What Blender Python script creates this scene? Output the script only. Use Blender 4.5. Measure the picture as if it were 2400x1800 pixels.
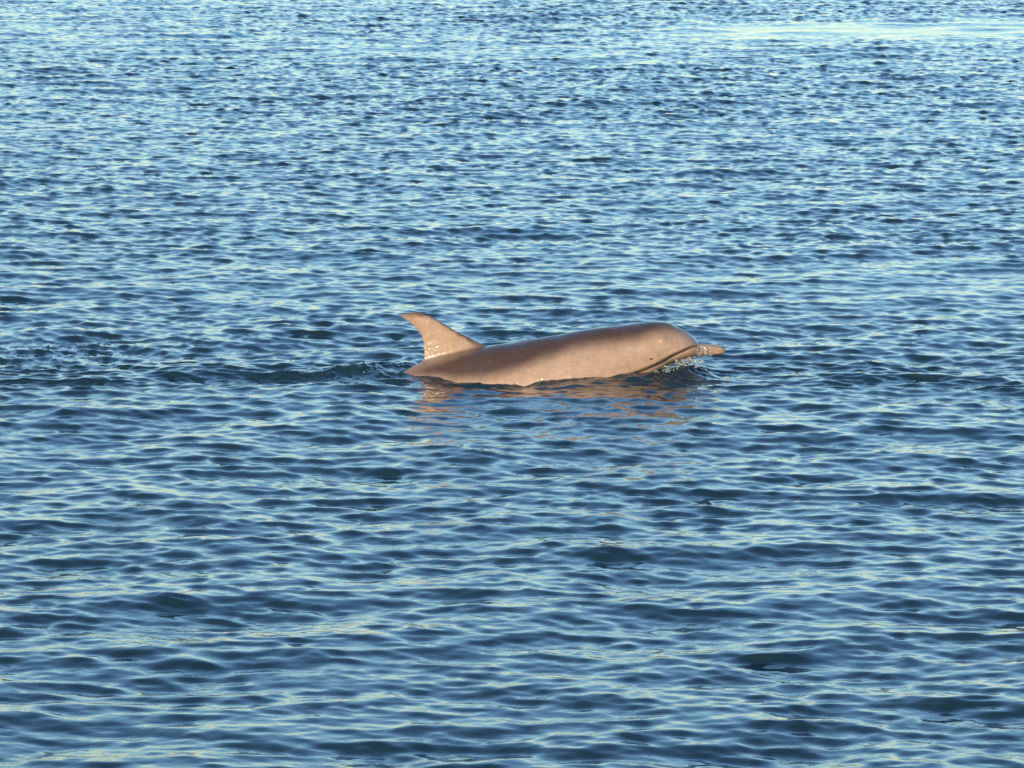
import bpy, bmesh, math, random
import numpy as np
from mathutils import Vector, Matrix

# ------------------------------------------------------------------ camera, sky, sun, exposure
for o in list(bpy.data.objects):
    bpy.data.objects.remove(o, do_unlink=True)
scene = bpy.context.scene
COL = scene.collection

CAM_H = 2.6043
PITCH = 6.971
cd = bpy.data.cameras.new("camera")
cam = bpy.data.objects.new("camera", cd)
COL.objects.link(cam)
cam.location = (0, 0, CAM_H)
cam.rotation_euler = (math.radians(90 - PITCH), 0, 0)
cd.sensor_width = 36.0
cd.lens = 36.0 * 12268 / 2400
cd.clip_start = 0.1
cd.clip_end = 30000
scene.camera = cam

SUN_EL = 11.0
SUN_AZ = 205.0          # degrees clockwise from +Y (behind the camera, a little to the left)
world = bpy.data.worlds.new("World")
scene.world = world
world.use_nodes = True
wn = world.node_tree.nodes
wl = world.node_tree.links
sky = wn.new("ShaderNodeTexSky")
sky.sky_type = 'NISHITA'
sky.sun_disc = False
sky.sun_elevation = math.radians(SUN_EL)
sky.sun_rotation = math.radians(SUN_AZ)
sky.air_density = 1.15
sky.dust_density = 0.0
sky.ozone_density = 4.2
wl.new(sky.outputs[0], wn["Background"].inputs[0])
wn["Background"].inputs[1].default_value = 0.15

sd = bpy.data.lights.new("sun", 'SUN')
sd.energy = 4.2
sd.angle = math.radians(0.5)
sd.color = (1.0, 0.69, 0.41)
sun = bpy.data.objects.new("sun", sd)
COL.objects.link(sun)
a, e = math.radians(SUN_AZ), math.radians(SUN_EL)
to_sun = Vector((math.sin(a) * math.cos(e), math.cos(a) * math.cos(e), math.sin(e)))
sun.rotation_euler = to_sun.to_track_quat('Z', 'Y').to_euler()
sun.location = to_sun * 50

vs = scene.view_settings
vs.view_transform = 'Standard'
vs.look = 'None'
vs.gamma = 1
vs.exposure = 0.7
vs.use_curve_mapping = False

rng = np.random.default_rng(11)
DY = 21.64              # distance of the dolphin's midline from the camera


# ------------------------------------------------------------------ helpers
def new_mat(name):
    m = bpy.data.materials.new(name)
    m.use_nodes = True
    return m, m.node_tree.nodes, m.node_tree.links, m.node_tree.nodes["Principled BSDF"]


def mesh_from_arrays(name, verts, faces):
    me = bpy.data.meshes.new(name)
    nv, nf = len(verts), len(faces)
    me.vertices.add(nv)
    me.vertices.foreach_set("co", np.ascontiguousarray(verts, dtype=np.float32).ravel())
    k = faces.shape[1]
    me.loops.add(nf * k)
    me.loops.foreach_set("vertex_index", np.ascontiguousarray(faces, dtype=np.int32).ravel())
    me.polygons.add(nf)
    me.polygons.foreach_set("loop_start", np.arange(nf, dtype=np.int32) * k)
    me.update(calc_edges=True)
    me.polygons.foreach_set("use_smooth", np.ones(nf, dtype=bool))
    me.update()
    return me


def link(name, me, mat=None, parent=None):
    o = bpy.data.objects.new(name, me)
    COL.objects.link(o)
    if mat:
        me.materials.append(mat)
    if parent:
        o.parent = parent
    return o


def sstep(a, b, x):
    t = np.clip((x - a) / (b - a), 0, 1)
    return t * t * (3 - 2 * t)


def cspline(xs, ys, x):
    """monotone-ish cubic (Catmull-Rom) interpolation"""
    xs = np.asarray(xs, float); ys = np.asarray(ys, float)
    m = np.gradient(ys, xs)
    d = np.diff(ys) / np.diff(xs)
    for i in range(1, len(xs) - 1):
        m[i] = 0.0 if d[i - 1] * d[i] <= 0 else 2 * d[i - 1] * d[i] / (d[i - 1] + d[i])
    m[0], m[-1] = d[0], d[-1]
    x = np.clip(np.asarray(x, float), xs[0], xs[-1])
    i = np.clip(np.searchsorted(xs, x, side='right') - 1, 0, len(xs) - 2)
    h = xs[i + 1] - xs[i]
    t = (x - xs[i]) / h
    return ((2 * t**3 - 3 * t**2 + 1) * ys[i] + (t**3 - 2 * t**2 + t) * h * m[i]
            + (-2 * t**3 + 3 * t**2) * ys[i + 1] + (t**3 - t**2) * h * m[i + 1])


# ------------------------------------------------------------------ dolphin outline (the water needs it too)
# side profile in metres: x forward, z above the water
TOPX = [-1.36, -1.25, -1.0, -0.70, -0.52, -0.47, -0.378, -0.25, -0.118, 0.042, 0.18, 0.317, 0.454, 0.572, 0.637, 0.70, 0.742, 0.762, 0.774, 0.784, 0.829, 0.866, 0.888]
TOPZ = [-0.435, -0.41, -0.33, -0.125, -0.012, 0.018, 0.070, 0.108, 0.135, 0.158, 0.182, 0.206, 0.226, 0.238, 0.237, 0.213, 0.188, 0.172, 0.156, 0.148, 0.145, 0.138, 0.127]
BOTX = [-1.36, -1.25, -1.0, -0.70, -0.47, -0.20, 0.0, 0.20, 0.40, 0.50, 0.59, 0.68, 0.79, 0.847, 0.888]
BOTZ = [-0.455, -0.46, -0.44, -0.385, -0.34, -0.305, -0.285, -0.225, -0.115, -0.045, 0.015, 0.068, 0.098, 0.100, 0.106]
WX = [-1.36, -1.25, -1.0, -0.70, -0.47, -0.20, 0.0, 0.20, 0.40, 0.50, 0.60, 0.70, 0.745, 0.785, 0.83, 0.87, 0.888]
WY = [0.012, 0.022, 0.045, 0.080, 0.120, 0.188, 0.212, 0.205, 0.175, 0.152, 0.132, 0.104, 0.079, 0.047, 0.038, 0.031, 0.018]
# mouth line / jaw crease
MX = [0.36, 0.50, 0.59, 0.68, 0.766, 0.80, 0.888]
MZ = [0.008, 0.034, 0.066, 0.112, 0.140, 0.128, 0.117]

NU, NV = 420, 120
us = np.concatenate([np.linspace(-1.36, 0.5, 260), np.linspace(0.5, 0.888, 161)[1:]])
ph = np.linspace(0, 2 * np.pi, NV, endpoint=False)
top = cspline(TOPX, TOPZ, us)
bot = cspline(BOTX, BOTZ, us)
wid = cspline(WX, WY, us)
mline = cspline(MX, MZ, us)
zc = (top + bot) / 2
hz = (top - bot) / 2


# ------------------------------------------------------------------ sea: one sheet to the horizon
def wave_tile(L, N, lo, hi, peak, p, main_dir, spread_pow, iso, slope, seed):
    r = np.random.default_rng(seed)
    k1 = np.fft.fftfreq(N, d=L / N) * 2 * np.pi
    kx, ky = np.meshgrid(k1, k1, indexing='ij')
    k = np.hypot(kx, ky); k[0, 0] = 1e-6
    lam = 2 * np.pi / k
    kp = 2 * np.pi / peak
    S = k ** (-p) * np.exp(-0.9 * (kp / k) ** 3)
    S *= sstep(lo, lo * 1.5, lam) * (1 - sstep(hi * 0.75, hi, lam))
    ang = np.arctan2(ky, kx)
    c = np.cos(ang - main_dir)
    D = np.maximum(c, 0) ** spread_pow + iso
    A = np.sqrt(S * D)
    ph = (r.normal(size=(N, N)) + 1j * r.normal(size=(N, N))) * A
    ph[0, 0] = 0
    h = np.fft.ifft2(ph).real
    sx = np.fft.ifft2(1j * kx * ph).real
    sy = np.fft.ifft2(1j * ky * ph).real
    sc = slope / math.sqrt((sx**2 + sy**2).mean())
    dx = np.fft.ifft2(1j * kx / k * ph).real
    dy = np.fft.ifft2(1j * ky / k * ph).real
    return L, N, (h * sc).astype(np.float32), (dx * sc).astype(np.float32), (dy * sc).astype(np.float32)


def sample(tile, x, y, rot=0.0):
    L, N, h, dx, dy = tile
    cr, sr = math.cos(rot), math.sin(rot)
    u = (x * cr + y * sr) / L * N
    v = (-x * sr + y * cr) / L * N
    iu = np.floor(u).astype(np.int64); iv = np.floor(v).astype(np.int64)
    fu = (u - iu).astype(np.float32); fv = (v - iv).astype(np.float32)
    i0, i1, j0, j1 = iu % N, (iu + 1) % N, iv % N, (iv + 1) % N
    w00, w10, w01, w11 = (1 - fu) * (1 - fv), fu * (1 - fv), (1 - fu) * fv, fu * fv
    out = [f[i0, j0] * w00 + f[i1, j0] * w10 + f[i0, j1] * w01 + f[i1, j1] * w11 for f in (h, dx, dy)]
    H, X, Y = out
    return H, X * cr - Y * sr, X * sr + Y * cr


def blob(x, y, cx, cy, rx, ry):
    return np.exp(-((x - cx) / rx) ** 2 - ((y - cy) / ry) ** 2)


T_LONG = wave_tile(37.0, 512, 0.60, 4.0, 1.05, 3.2, -1.25, 3, 0.30, 0.036, 3)
T_MAIN = wave_tile(17.3, 1024, 0.12, 1.4, 0.50, 3.4, -1.70, 3.2, 0.12, 0.122, 5)
T_SHORT = wave_tile(9.7, 1024, 0.055, 0.60, 0.20, 3.3, -1.60, 2.8, 0.15, 0.125, 15)
T_FINE = wave_tile(5.27, 512, 0.035, 0.24, 0.12, 3.5, -2.1, 2, 0.35, 0.078, 8)
T_CHURN = wave_tile(2.11, 512, 0.018, 0.20, 0.075, 3.0, 0.0, 0, 1.0, 0.45, 21)
T_GUST = wave_tile(61.0, 128, 3.0, 30.0, 9.0, 2.5, 0.0, 0, 1.0, 0.2, 31)


def growing(start, step, limit, ratio):
    out = []
    v = start; s = step
    while v < limit:
        s *= ratio
        v += s
        out.append(min(v, limit))
    return out


half = 6.5
step = 0.01625
core = list(np.arange(-half, half + 1e-6, step))
side = growing(half, step, 180.0, 1.05)
theta = np.radians(np.array(sorted([-s for s in side if s < 180.0]) + core + side[:-1] + [180.0]))
theta = theta[np.concatenate([[True], np.diff(theta) > 1e-5])]
rad = [0.4]
while rad[-1] < 11.0:
    rad.append(rad[-1] * 1.05)
while rad[-1] < 62:
    rad.append(rad[-1] + (0.009 if DY - 0.45 < rad[-1] < DY + 0.40 else rad[-1] * 0.00138))
while rad[-1] < 12000:
    rad.append(rad[-1] * (1.00138 + 0.10 * min(1.0, (rad[-1] - 62) / 400)))
rad = np.array(rad)
TH, RR = np.meshgrid(theta, rad)
X0 = (RR * np.sin(TH)).ravel()
Y0 = (RR * np.cos(TH)).ravel()
dth = np.gradient(theta)
spac = np.maximum(np.gradient(rad)[:, None] * np.ones_like(TH), RR * dth[None, :]).ravel()

gust = sample(T_GUST, X0 * 0.45, Y0)[0]
gust = gust / gust.std()
amp_f = np.clip(1.0 + 0.22 * gust, 0.45, 1.5)
# a calm slick and the ruffled band behind it, far off to the right
slick = np.exp(-((Y0 - 48.1 - 0.10 * (X0 - 4)) / 1.7) ** 2) * sstep(0.2, 2.4, X0)
ruff = np.exp(-((Y0 - 52.0 - 0.2 * (X0 - 3)) / 1.6) ** 2) * sstep(-1.0, 2.5, X0)
amp_f *= (1 - 0.92 * slick) * (1 + 0.3 * ruff)
amp_m = np.clip(1.0 + 0.10 * gust, 0.6, 1.3) * (1 - 0.80 * slick) * (1 + 0.25 * ruff)
# the smooth water that slides along the dolphin's near flank
lee = blob(X0, Y0, -0.12, DY - 0.36, 0.40, 0.26)
amp_m *= 1 - 0.2 * lee
amp_f *= 1 - 0.3 * lee

# the breeze freshens further out
fresh = 0.84 + 0.56 * sstep(14.0, 46.0, Y0)
amp_m *= fresh
amp_f *= fresh
w_l = 1 / (1 + (spac / 0.6) ** 4)
w_m = 1 / (1 + (spac / 0.2) ** 4)
w_f = 1 / (1 + (spac / 0.07) ** 4)
h1, a1, b1 = sample(T_LONG, X0, Y0, 0.2)
h2, a2, b2 = sample(T_MAIN, X0, Y0, 0.0)
h3, a3, b3 = sample(T_FINE, X0, Y0, 0.63)
h4, a4, b4 = sample(T_SHORT, X0, Y0, -0.35)
# short steep wavelets in the open breeze far out, longer ones in the lee close by
far = sstep(11.0, 38.0, Y0)
m1 = (0.95 - 0.65 * far) * amp_m * w_m
m4 = (0.80 + 0.20 * far) * amp_m * w_m
h2, a2, b2 = h2 * m1 + h4 * m4, a2 * m1 + a4 * m4, b2 * m1 + b4 * m4
Z0 = h1 * w_l + h2 + h3 * w_f * amp_f
ch = 0.75
lean = 1.55          # wavelets lean towards the camera, down the breeze
DX = ch * (a1 * w_l + a2) + 0.5 * a3 * w_f * amp_f
DYY = ch * (b1 * w_l + b2) + 0.5 * b3 * w_f * amp_f \
    - lean * (h2 + 0.7 * h3 * w_f * amp_f) - 0.8 * h1 * w_l

# churned water: where another animal dived at the left, behind the fin, and under the throat
hc, ac, bc = sample(T_CHURN, X0, Y0, 0.9)
churn = (1.0 * blob(X0, Y0, -1.93, 22.44, 0.42, 0.50)
         + 1.0 * blob(X0, Y0, -0.58, DY + 0.06, 0.19, 0.20)
         + 0.4 * blob(X0, Y0, -0.85, DY + 0.0, 0.22, 0.12)
         + 1.2 * blob(X0, Y0, 0.64, DY - 0.13, 0.17, 0.11)
         + 0.30 * blob(X0, Y0, 0.05, DY - 0.22, 0.45, 0.06))
near = (np.abs(X0) < 4) & (np.abs(Y0 - DY) < 3)
churn = churn * near
Z0 = Z0 + churn * hc
DX = DX + 0.8 * churn * ac
DYY = DYY + 0.8 * churn * bc
# swells pushed up by the body: a hump over the tail stock, a bow wave along the throat
Z0 = Z0 + 0.036 * blob(X0, Y0, -0.58, DY + 0.12, 0.16, 0.13) \
        + 0.016 * blob(X0, Y0, -0.82, DY + 0.04, 0.22, 0.08) \
        + 0.050 * blob(X0, Y0, 0.73, DY - 0.03, 0.10, 0.10) \
        + 0.016 * blob(X0, Y0, 0.55, DY - 0.14, 0.15, 0.07) \
        + 0.012 * blob(X0, Y0, 0.05, DY - 0.21, 0.40, 0.05) \
        - 0.046 * blob(X0, Y0, -0.06, DY - 0.26, 0.30, 0.15) \
        - 0.012 * blob(X0, Y0, -0.75, DY - 0.16, 0.30, 0.08)
# the water climbs a little way up the wet flank
lev = (0.02 - zc) / hz
ok = np.abs(lev) < 0.999
yw = np.where(ok, wid * (1 - np.minimum(np.abs(lev), 1) ** 2.15) ** 0.465 * (1 - 0.10 * np.clip(lev, 0, 1) ** 2), 0.0)
ywx = np.interp(X0, us, yw)
dist = (DY - ywx) - (Y0 + DYY)
rise = np.where(dist > 0, np.exp(-(dist / 0.026) ** 2), 1.0) * sstep(-0.52, -0.42, X0) * (1 - sstep(0.42, 0.58, X0))
rise = np.where((np.abs(Y0 - DY) < 0.6) & (ywx > 0.01), rise, 0.0)
Z0 = Z0 + rise * (0.007 + 0.2 * hc)
V = np.stack([X0 + DX, Y0 + DYY, Z0], axis=1)
nr, nt = TH.shape
idx = np.arange(nr * nt).reshape(nr, nt)
F = np.stack([idx[:-1, :-1], idx[:-1, 1:], idx[1:, 1:], idx[1:, :-1]], axis=-1).reshape(-1, 4)[:, ::-1]

mw, n, l, b = new_mat("sea_water")
b.inputs["Base Color"].default_value = (0.009, 0.030, 0.046, 1)
b.inputs["Roughness"].default_value = 0.015
b.inputs["IOR"].default_value = 1.333
tc = n.new("ShaderNodeTexCoord")
nz = n.new("ShaderNodeTexNoise")
nz.inputs["Scale"].default_value = 26
nz.inputs["Detail"].default_value = 3
bp = n.new("ShaderNodeBump")
bp.inputs["Strength"].default_value = 0.25
bp.inputs["Distance"].default_value = 0.006
l.new(tc.outputs["Object"], nz.inputs["Vector"])
l.new(nz.outputs["Fac"], bp.inputs["Height"])
l.new(bp.outputs["Normal"], b.inputs["Normal"])
water = link("sea_water", mesh_from_arrays("sea_water", V, F), mw)
water["kind"] = "structure"
water["label"] = "rippled dark blue sea water reflecting the pale evening sky"

# ------------------------------------------------------------------ dolphin
dolphin = bpy.data.objects.new("dolphin", None)
COL.objects.link(dolphin)
dolphin.location = (0, DY, -0.02)
dolphin["label"] = "young bottlenose dolphin surfacing with its curved dorsal fin and head above the sea"
dolphin["category"] = "dolphin"

cz, sy = np.sin(ph), np.cos(ph)
ex = 0.93
Yb = wid[:, None] * np.sign(sy)[None, :] * np.abs(sy)[None, :] ** ex
Zb = zc[:, None] + hz[:, None] * np.sign(cz)[None, :] * np.abs(cz)[None, :] ** ex
# widest a little below the middle, flanks slightly flattened towards the back ridge
keel = 0.10 + 0.42 * (1 - sstep(-0.55, -0.15, us))[:, None]
Yb *= 1 - keel * np.clip(cz, 0, 1)[None, :] ** 1.5
# jaw: the lower jaw sits inside the upper lip, with a groove along the line
zr = Zb - mline[:, None]
jw = sstep(0.30, 0.50, us)[:, None]
inset = 0.014 * (1 - sstep(-0.004, 0.004, zr)) * sstep(-0.12, -0.01, zr) + 0.016 * np.exp(-(zr / 0.006) ** 2)
lip = 0.006 * np.exp(-((zr - 0.016) / 0.010) ** 2)
small = np.clip(wid / 0.10, 0.25, 1)[:, None]
Yb -= np.sign(Yb) * np.minimum(np.abs(Yb) * 0.8, jw * small * (inset - lip))
# small swellings round the eye and cheek
chk = 0.008 * np.exp(-(((us[:, None] - 0.622) / 0.022) ** 2 + ((Zb - 0.180) / 0.016) ** 2)) \
    - 0.006 * np.exp(-(((us[:, None] - 0.664) / 0.025) ** 2 + ((Zb - 0.198) / 0.012) ** 2)) \
    + 0.006 * np.exp(-(((us[:, None] - 0.60) / 0.03) ** 2 + ((Zb - 0.105) / 0.02) ** 2))
Yb += np.sign(Yb) * chk
Vb = np.stack([np.repeat(us[:, None], NV, 1), Yb, Zb], axis=-1).reshape(-1, 3)

bm = bmesh.new()


def add_grid(bm, pts, nu, nv, close=True):
    vs_ = [bm.verts.new(p) for p in pts]
    for i in range(nu - 1):
        for j in range(nv if close else nv - 1):
            j2 = (j + 1) % nv
            bm.faces.new((vs_[i * nv + j], vs_[(i + 1) * nv + j], vs_[(i + 1) * nv + j2], vs_[i * nv + j2]))
    bm.faces.new([vs_[j] for j in range(nv)])
    bm.faces.new([vs_[(nu - 1) * nv + j] for j in range(nv)][::-1])


add_grid(bm, Vb.tolist(), len(us), NV)

# dorsal fin: leading and trailing edges by height fraction
FT = np.linspace(0, 1, 60)
lt = [0.0, 0.16, 0.30, 0.42, 0.60, 0.76, 0.90, 0.97, 1.0]
LEx = cspline(lt, [-0.05, -0.112, -0.172, -0.232, -0.297, -0.355, -0.400, -0.440, -0.462], FT)
LEz = cspline(lt, [0.095, 0.138, 0.170, 0.200, 0.239, 0.268, 0.279, 0.277, 0.268], FT)
TEx = cspline(lt, [-0.43, -0.384, -0.368, -0.369, -0.380, -0.402, -0.430, -0.456, -0.468], FT)
TEz = cspline(lt, [0.020, 0.062, 0.095, 0.135, 0.182, 0.212, 0.238, 0.255, 0.262], FT)
NC = 44
ca = np.linspace(0, 2 * np.pi, NC, endpoint=False)
cc = (1 - np.cos(ca)) / 2
foil = np.sign(np.sin(ca)) * (np.abs(np.sin(ca)) ** 0.9) * (1 - 0.45 * (cc - 0.25))
thick = (0.017 * (1 - FT) ** 0.75 + 0.0052) * (1 + 1.9 * np.exp(-(FT / 0.12) ** 2))
nick = 0.0022 * np.sin(FT * 57) + 0.0016 * np.sin(FT * 131 + 1)
fx = LEx[:, None] + (TEx + nick - LEx)[:, None] * cc[None, :]
fz = LEz[:, None] + (TEz - LEz)[:, None] * cc[None, :]
fy = thick[:, None] * foil[None, :]
add_grid(bm, np.stack([fx, fy, fz], -1).reshape(-1, 3).tolist(), 60, NC)


def blade(bm, root, tip, chord_r, chord_t, sweep, th, updir, n=24, m=24):
    """a flipper or fluke lobe: airfoil sections from root to tip"""
    root = np.array(root); tip = np.array(tip)
    pts = []
    for i in range(n):
        t = i / (n - 1)
        c = root + (tip - root) * t + np.array([-sweep * t * t, 0, 0])
        chd = chord_r + (chord_t - chord_r) * t ** 1.4
        for j in range(m):
            q = 2 * math.pi * j / m
            cx = math.cos(q) * chd / 2
            ty = math.sin(q) * (th * (1 - 0.75 * t) + 0.004)
            pts.append(c + np.array([cx, 0, 0]) + np.array(updir) * ty)
    add_grid(bm, [p.tolist() for p in pts], n, m)


for s in (-1, 1):
    blade(bm, (0.34, s * 0.12, -0.09), (0.22, s * 0.36, -0.30), 0.15, 0.04, 0.10, 0.018, (0, s * 0.55, 0.83))
    blade(bm, (-1.30, s * 0.0, -0.445), (-1.40, s * 0.29, -0.46), 0.22, 0.035, 0.09, 0.016, (0, 0, 1))
bmesh.ops.recalc_face_normals(bm, faces=bm.faces)
raw = bpy.data.meshes.new("dolphin_raw")
bm.to_mesh(raw); bm.free()
tmp = bpy.data.objects.new("dolphin_raw", raw)
COL.objects.link(tmp)
rm = tmp.modifiers.new("r", 'REMESH'); rm.mode = 'VOXEL'; rm.voxel_size = 0.0042; rm.adaptivity = 0
sm = tmp.modifiers.new("s", 'SMOOTH'); sm.factor = 0.5; sm.iterations = 5
dg = bpy.context.evaluated_depsgraph_get()
body_me = bpy.data.meshes.new_from_object(tmp.evaluated_get(dg))
bpy.data.objects.remove(tmp, do_unlink=True)
body_me.polygons.foreach_set("use_smooth", np.ones(len(body_me.polygons), dtype=bool))

# wet skin: dark cape over the back, paler flanks, thin scratches, a wet coat
ms, n, l, b = new_mat("dolphin_skin")
tc = n.new("ShaderNodeTexCoord")
sep = n.new("ShaderNodeSeparateXYZ")
l.new(tc.outputs["Object"], sep.inputs[0])


def mth(op, a, b2=None, c=None, clamp=False):
    q = n.new("ShaderNodeMath"); q.operation = op; q.use_clamp = clamp
    for i, v in enumerate((a, b2, c)):
        if v is None:
            continue
        if isinstance(v, (int, float)):
            q.inputs[i].default_value = v
        else:
            l.new(v, q.inputs[i])
    return q.outputs[0]


def mrange(v, a, b2, c=0.0, d=1.0, smooth=True):
    q = n.new("ShaderNodeMapRange")
    q.interpolation_type = 'SMOOTHSTEP' if smooth else 'LINEAR'
    l.new(v, q.inputs["Value"])
    for nm, val in (("From Min", a), ("From Max", b2), ("To Min", c), ("To Max", d)):
        q.inputs[nm].default_value = val
    return q.outputs["Result"]


def noise(scale, detail=3, rough=0.5, vec=None, stretch=None):
    q = n.new("ShaderNodeTexNoise")
    q.inputs["Scale"].default_value = scale
    q.inputs["Detail"].default_value = detail
    q.inputs["Roughness"].default_value = rough
    src = tc.outputs["Object"]
    if stretch:
        mp = n.new("ShaderNodeMapping"); mp.inputs["Scale"].default_value = stretch
        l.new(src, mp.inputs[0]); src = mp.outputs[0]
    l.new(src, q.inputs["Vector"])
    return q.outputs["Fac"]


fc = n.new("ShaderNodeFloatCurve")
cape = [(-1.4, -0.45), (-0.6, 0.0), (-0.43, 0.025), (-0.34, 0.022), (-0.20, 0.020), (-0.06, 0.038), (0.04, 0.072), (0.14, 0.107), (0.24, 0.140), (0.36, 0.160), (0.50, 0.180), (0.60, 0.205), (0.70, 0.225), (0.9, 0.24)]
cv = fc.mapping.curves[0]
norm = [((x + 1.4) / 2.4, (z + 0.5) / 1.0) for x, z in cape]
cv.points[0].location = norm[0]; cv.points[1].location = norm[-1]
for p in norm[1:-1]:
    cv.points.new(*p)
fc.mapping.update()
l.new(mrange(sep.outputs["X"], -1.4, 1.0, smooth=False), fc.inputs["Value"])
line = mth('SUBTRACT', fc.outputs[0], 0.5)
wob = mth('MULTIPLY', mth('SUBTRACT', noise(9, 4), 0.5), 0.022)
capem = mrange(mth('ADD', mth('SUBTRACT', sep.outputs["Z"], line), wob), -0.040, 0.032)
# the fin is lightened above its base line: low sun put into its colour
finline = mth('MULTIPLY_ADD', sep.outputs["X"], 0.35, 0.185)
finm = mth('MULTIPLY', mrange(mth('SUBTRACT', sep.outputs["Z"], finline), -0.025, 0.035), mrange(sep.outputs["X"], -0.05, -0.11))
capem = mth('MULTIPLY', capem, mth('SUBTRACT', 1.0, mth('MULTIPLY', finm, 0.9)))
mix = n.new("ShaderNodeMix"); mix.data_type = 'RGBA'
mix.inputs["A"].default_value = (0.330, 0.260, 0.198, 1)
mix.inputs["B"].default_value = (0.066, 0.046, 0.038, 1)
l.new(capem, mix.inputs["Factor"])
mot = n.new("ShaderNodeMix"); mot.data_type = 'RGBA'; mot.blend_type = 'MULTIPLY'
mot.inputs["Factor"].default_value = 1.0
l.new(mix.outputs["Result"], mot.inputs["A"])
cr = n.new("ShaderNodeValToRGB")
cr.color_ramp.elements[0].position = 0.38; cr.color_ramp.elements[0].color = (0.79, 0.78, 0.79, 1)
cr.color_ramp.elements[1].position = 0.62; cr.color_ramp.elements[1].color = (1.08, 1.07, 1.05, 1)
l.new(mth('MULTIPLY_ADD', noise(26, 5, 0.65), 0.55, mth('MULTIPLY', noise(90, 4, 0.7), 0.45)), cr.inputs[0])
l.new(cr.outputs[0], mot.inputs["B"])
# thin pale rake marks and a dark rim on the tip and front edge of the fin
rake = mth('MULTIPLY', mrange(noise(7, 2, 0.5, stretch=(1.2, 4, 16)), 0.595, 0.62), mrange(noise(6, 2), 0.5, 0.6))
rk = n.new("ShaderNodeMix"); rk.data_type = 'RGBA'
rk.inputs["B"].default_value = (0.46, 0.39, 0.34, 1)
l.new(mth('MULTIPLY', mth('MULTIPLY', rake, 0.2), mth('SUBTRACT', 1.0, capem)), rk.inputs["Factor"]); l.new(mot.outputs["Result"], rk.inputs["A"])
rimz = mth('ADD', sep.outputs["Z"], mth('MULTIPLY', mth('SUBTRACT', noise(40, 3), 0.5), 0.02))
# front edge: distance past the straight line from the fin's foot to its shoulder
edge = mth('ADD', mth('MULTIPLY', sep.outputs["X"], 0.537), mth('MULTIPLY', rimz, 0.843))
rim = mth('MULTIPLY', mth('MAXIMUM', mrange(rimz, 0.254, 0.270), mrange(edge, 0.029, 0.043)), finm)
rd = n.new("ShaderNodeMix"); rd.data_type = 'RGBA'
rd.inputs["B"].default_value = (0.07, 0.05, 0.045, 1)
l.new(mth('MULTIPLY', rim, 0.85), rd.inputs["Factor"]); l.new(rk.outputs["Result"], rd.inputs["A"])
l.new(rd.outputs["Result"], b.inputs["Base Color"])
b.inputs["Roughness"].default_value = 0.42
b.inputs["Coat Weight"].default_value = 0.5
b.inputs["Specular IOR Level"].default_value = 0.3
b.inputs["Coat Roughness"].default_value = 0.10
b.inputs["Coat IOR"].default_value = 1.45
bp = n.new("ShaderNodeBump"); bp.inputs["Strength"].default_value = 0.6; bp.inputs["Distance"].default_value = 0.005
l.new(mth('ADD', noise(45, 4, 0.65), noise(14, 3, 0.6, stretch=(3.0, 1.0, 0.8))), bp.inputs["Height"])
# beads of water left at the rear foot of the fin
bead = mth('MULTIPLY', mrange(sep.outputs["X"], -0.285, -0.325), mth('MULTIPLY', mrange(sep.outputs["Z"], 0.050, 0.075), mrange(sep.outputs["Z"], 0.18, 0.14)))
vo = n.new("ShaderNodeTexVoronoi"); vo.inputs["Scale"].default_value = 60
l.new(tc.outputs["Object"], vo.inputs["Vector"])
bp3 = n.new("ShaderNodeBump"); bp3.inputs["Distance"].default_value = 0.0026; bp3.invert = True
l.new(mth('MULTIPLY', bead, 0.8), bp3.inputs["Strength"])
l.new(mrange(vo.outputs["Distance"], 0.0, 0.55), bp3.inputs["Height"])
l.new(bp.outputs["Normal"], bp3.inputs["Normal"])
l.new(bp3.outputs["Normal"], b.inputs["Coat Normal"])
wet = mrange(noise(11, 4, 0.6, stretch=(1.0, 1.0, 2.2)), 0.42, 0.62, 0.2, 0.9)
l.new(mth('MAXIMUM', bead, mth('MULTIPLY', wet, mth('SUBTRACT', 1.0, mth('MULTIPLY', finm, 0.6)))), b.inputs["Coat Weight"])
l.new(mth('MULTIPLY_ADD', bead, -0.04, 0.12), b.inputs["Coat Roughness"])
bp2 = n.new("ShaderNodeBump"); bp2.inputs["Strength"].default_value = 0.2; bp2.inputs["Distance"].default_value = 0.003
l.new(noise(30, 3), bp2.inputs["Height"])
l.new(bp2.outputs["Normal"], b.inputs["Normal"])
body = link("body", body_me, ms, dolphin)

me_, n, l, b = new_mat("dolphin_eye")
b.inputs["Base Color"].default_value = (0.012, 0.009, 0.008, 1)
b.inputs["Roughness"].default_value = 0.12
nz = n.new("ShaderNodeTexNoise"); nz.inputs["Scale"].default_value = 60
cr = n.new("ShaderNodeValToRGB")
cr.color_ramp.elements[0].color = (0.008, 0.006, 0.005, 1); cr.color_ramp.elements[1].color = (0.03, 0.02, 0.015, 1)
l.new(nz.outputs["Fac"], cr.inputs[0]); l.new(cr.outputs[0], b.inputs["Base Color"])


def body_y(x, z):
    i = np.argmin(np.abs(us - x))
    ring = np.stack([Yb[i], Zb[i]], 1)
    ring = ring[ring[:, 0] < 0]
    return ring[np.argmin(np.abs(ring[:, 1] - z)), 0]


for s in (-1, 1):
    bm = bmesh.new()
    bmesh.ops.create_uvsphere(bm, u_segments=16, v_segments=10, radius=0.0065)
    for v in bm.verts:
        v.co.z *= 0.6; v.co.y *= 0.4; v.co.x *= 1.1
    em = bpy.data.meshes.new("eye"); bm.to_mesh(em); bm.free()
    for p in em.polygons: p.use_smooth = True
    eo = link("eye", em, me_, dolphin)
    eo.location = (0.575, s * -1 * (body_y(0.575, 0.100) + 0.001) * 1.0, 0.100)

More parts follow.
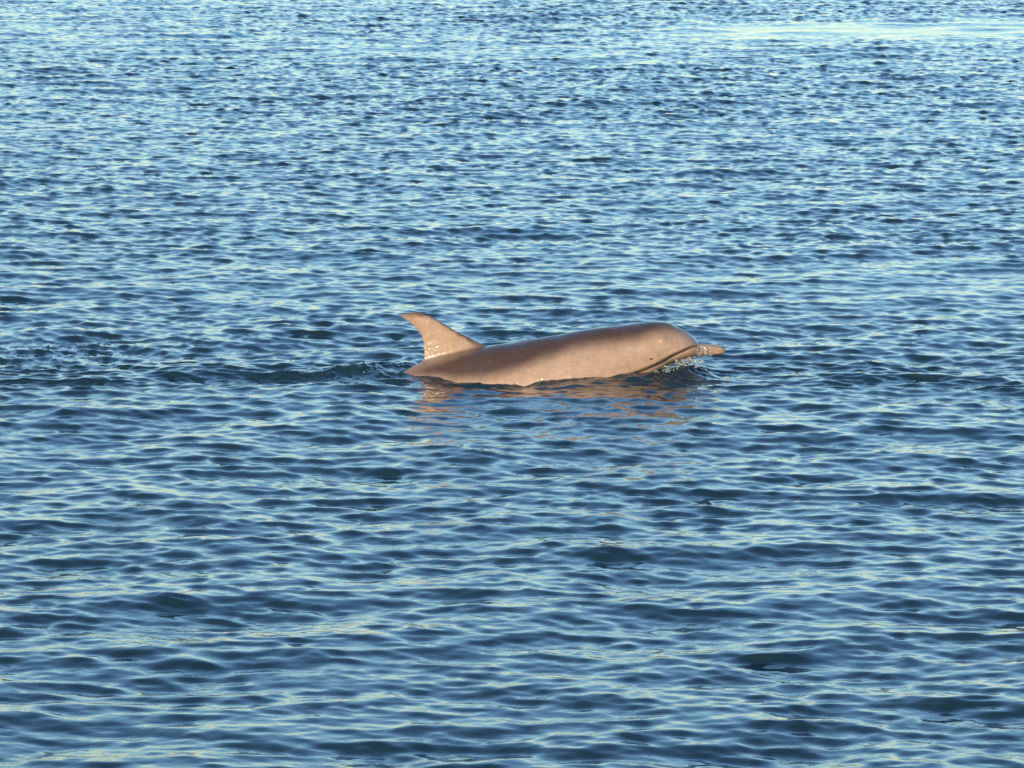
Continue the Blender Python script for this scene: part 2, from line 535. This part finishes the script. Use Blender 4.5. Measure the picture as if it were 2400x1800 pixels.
# ------------------------------------------------------------------ splash drops
mdp, n, l, b = new_mat("splash_water")
b.inputs["Base Color"].default_value = (0.75, 0.82, 0.85, 1)
b.inputs["Roughness"].default_value = 0.08
b.inputs["IOR"].default_value = 1.333
b.inputs["Transmission Weight"].default_value = 0.85
nz = n.new("ShaderNodeTexNoise"); nz.inputs["Scale"].default_value = 40
bp = n.new("ShaderNodeBump"); bp.inputs["Strength"].default_value = 0.3; bp.inputs["Distance"].default_value = 0.002
l.new(nz.outputs["Fac"], bp.inputs["Height"]); l.new(bp.outputs["Normal"], b.inputs["Normal"])


def drops(name, label, spots, seed, extra=None):
    r = random.Random(seed)
    bm = bmesh.new()
    for (x, y, z, rad_) in spots(r):
        g = bmesh.ops.create_icosphere(bm, subdivisions=1, radius=rad_)
        st = Vector((r.uniform(0.7, 3.0), r.uniform(0.6, 1.2), r.uniform(0.5, 1.2)))
        rot = Matrix.Rotation(r.uniform(-1, 1), 3, 'Y')
        for v in g["verts"]:
            v.co = rot @ Vector((v.co.x * st.x, v.co.y * st.y, v.co.z * st.z)) * r.uniform(0.6, 1.35) + Vector((x, y, z))
    if extra:
        extra(bm, r)
    me = bpy.data.meshes.new(name); bm.to_mesh(me); bm.free()
    for p in me.polygons: p.use_smooth = True
    o = link(name, me, mdp)
    o["label"] = label; o["category"] = "splash"; o["kind"] = "stuff"
    return o


def bow(r):
    for _ in range(170):
        t = r.betavariate(2.2, 1.2)
        x = 0.46 + 0.33 * t + r.gauss(0, 0.018)
        z = 0.0 + 0.07 * t * r.random() ** 0.8 + r.gauss(0, 0.006)
        yield x, DY - 0.135 + 0.10 * t + r.gauss(0, 0.02), z, r.choice([0.002, 0.002, 0.003, 0.003, 0.005])
    for _ in range(70):
        yield 0.725 + r.gauss(0, 0.032), DY - 0.06 + r.gauss(0, 0.015), 0.062 + r.gauss(0, 0.016), r.uniform(0.002, 0.0055)


def tail(r):
    for _ in range(5):
        x = -0.62 + r.gauss(0, 0.07)
        yield x, DY - 0.03 + r.gauss(0, 0.05), 0.028 + r.gauss(0, 0.012), r.uniform(0.0015, 0.004)


def film(bm, r):
    """a torn sheet of water sliding over the root of the beak"""
    from mathutils import noise as mn
    rows = []
    for i in range(30):
        t = i / 29
        x = 0.765 + 0.07 * t
        ring = []
        for j in range(22):
            q = math.radians(-60 + 250 * j / 21)
            w = mn.fractal(Vector((x * 45, q * 2.2, 3)), 0.8, 2.0, 3)
            w2 = mn.noise(Vector((x * 120, q * 6, 9)))
            ry = 0.052 - 0.018 * t + 0.009 * w + 0.003 * w2
            rz = 0.030 - 0.010 * t + 0.008 * w + 0.003 * w2
            ring.append(bm.verts.new((x + 0.006 * w2, DY - ry * math.cos(q), 0.103 - 0.008 * t + rz * math.sin(q))))
        rows.append(ring)
    for i in range(29):
        for j in range(21):
            if mn.noise(Vector((i * 0.33, j * 0.45, 5))) > -0.12 - 0.25 * (1 - i / 29):
                bm.faces.new((rows[i][j], rows[i + 1][j], rows[i + 1][j + 1], rows[i][j + 1]))
    bmesh.ops.delete(bm, geom=[v for v in bm.verts if not v.link_faces], context='VERTS')


drops("bow_splash", "white splash of drops under the dolphin's beak and throat", bow, 4, film)
drops("wake_splash", "few small drops over the churned wake behind the dorsal fin", tail, 9)
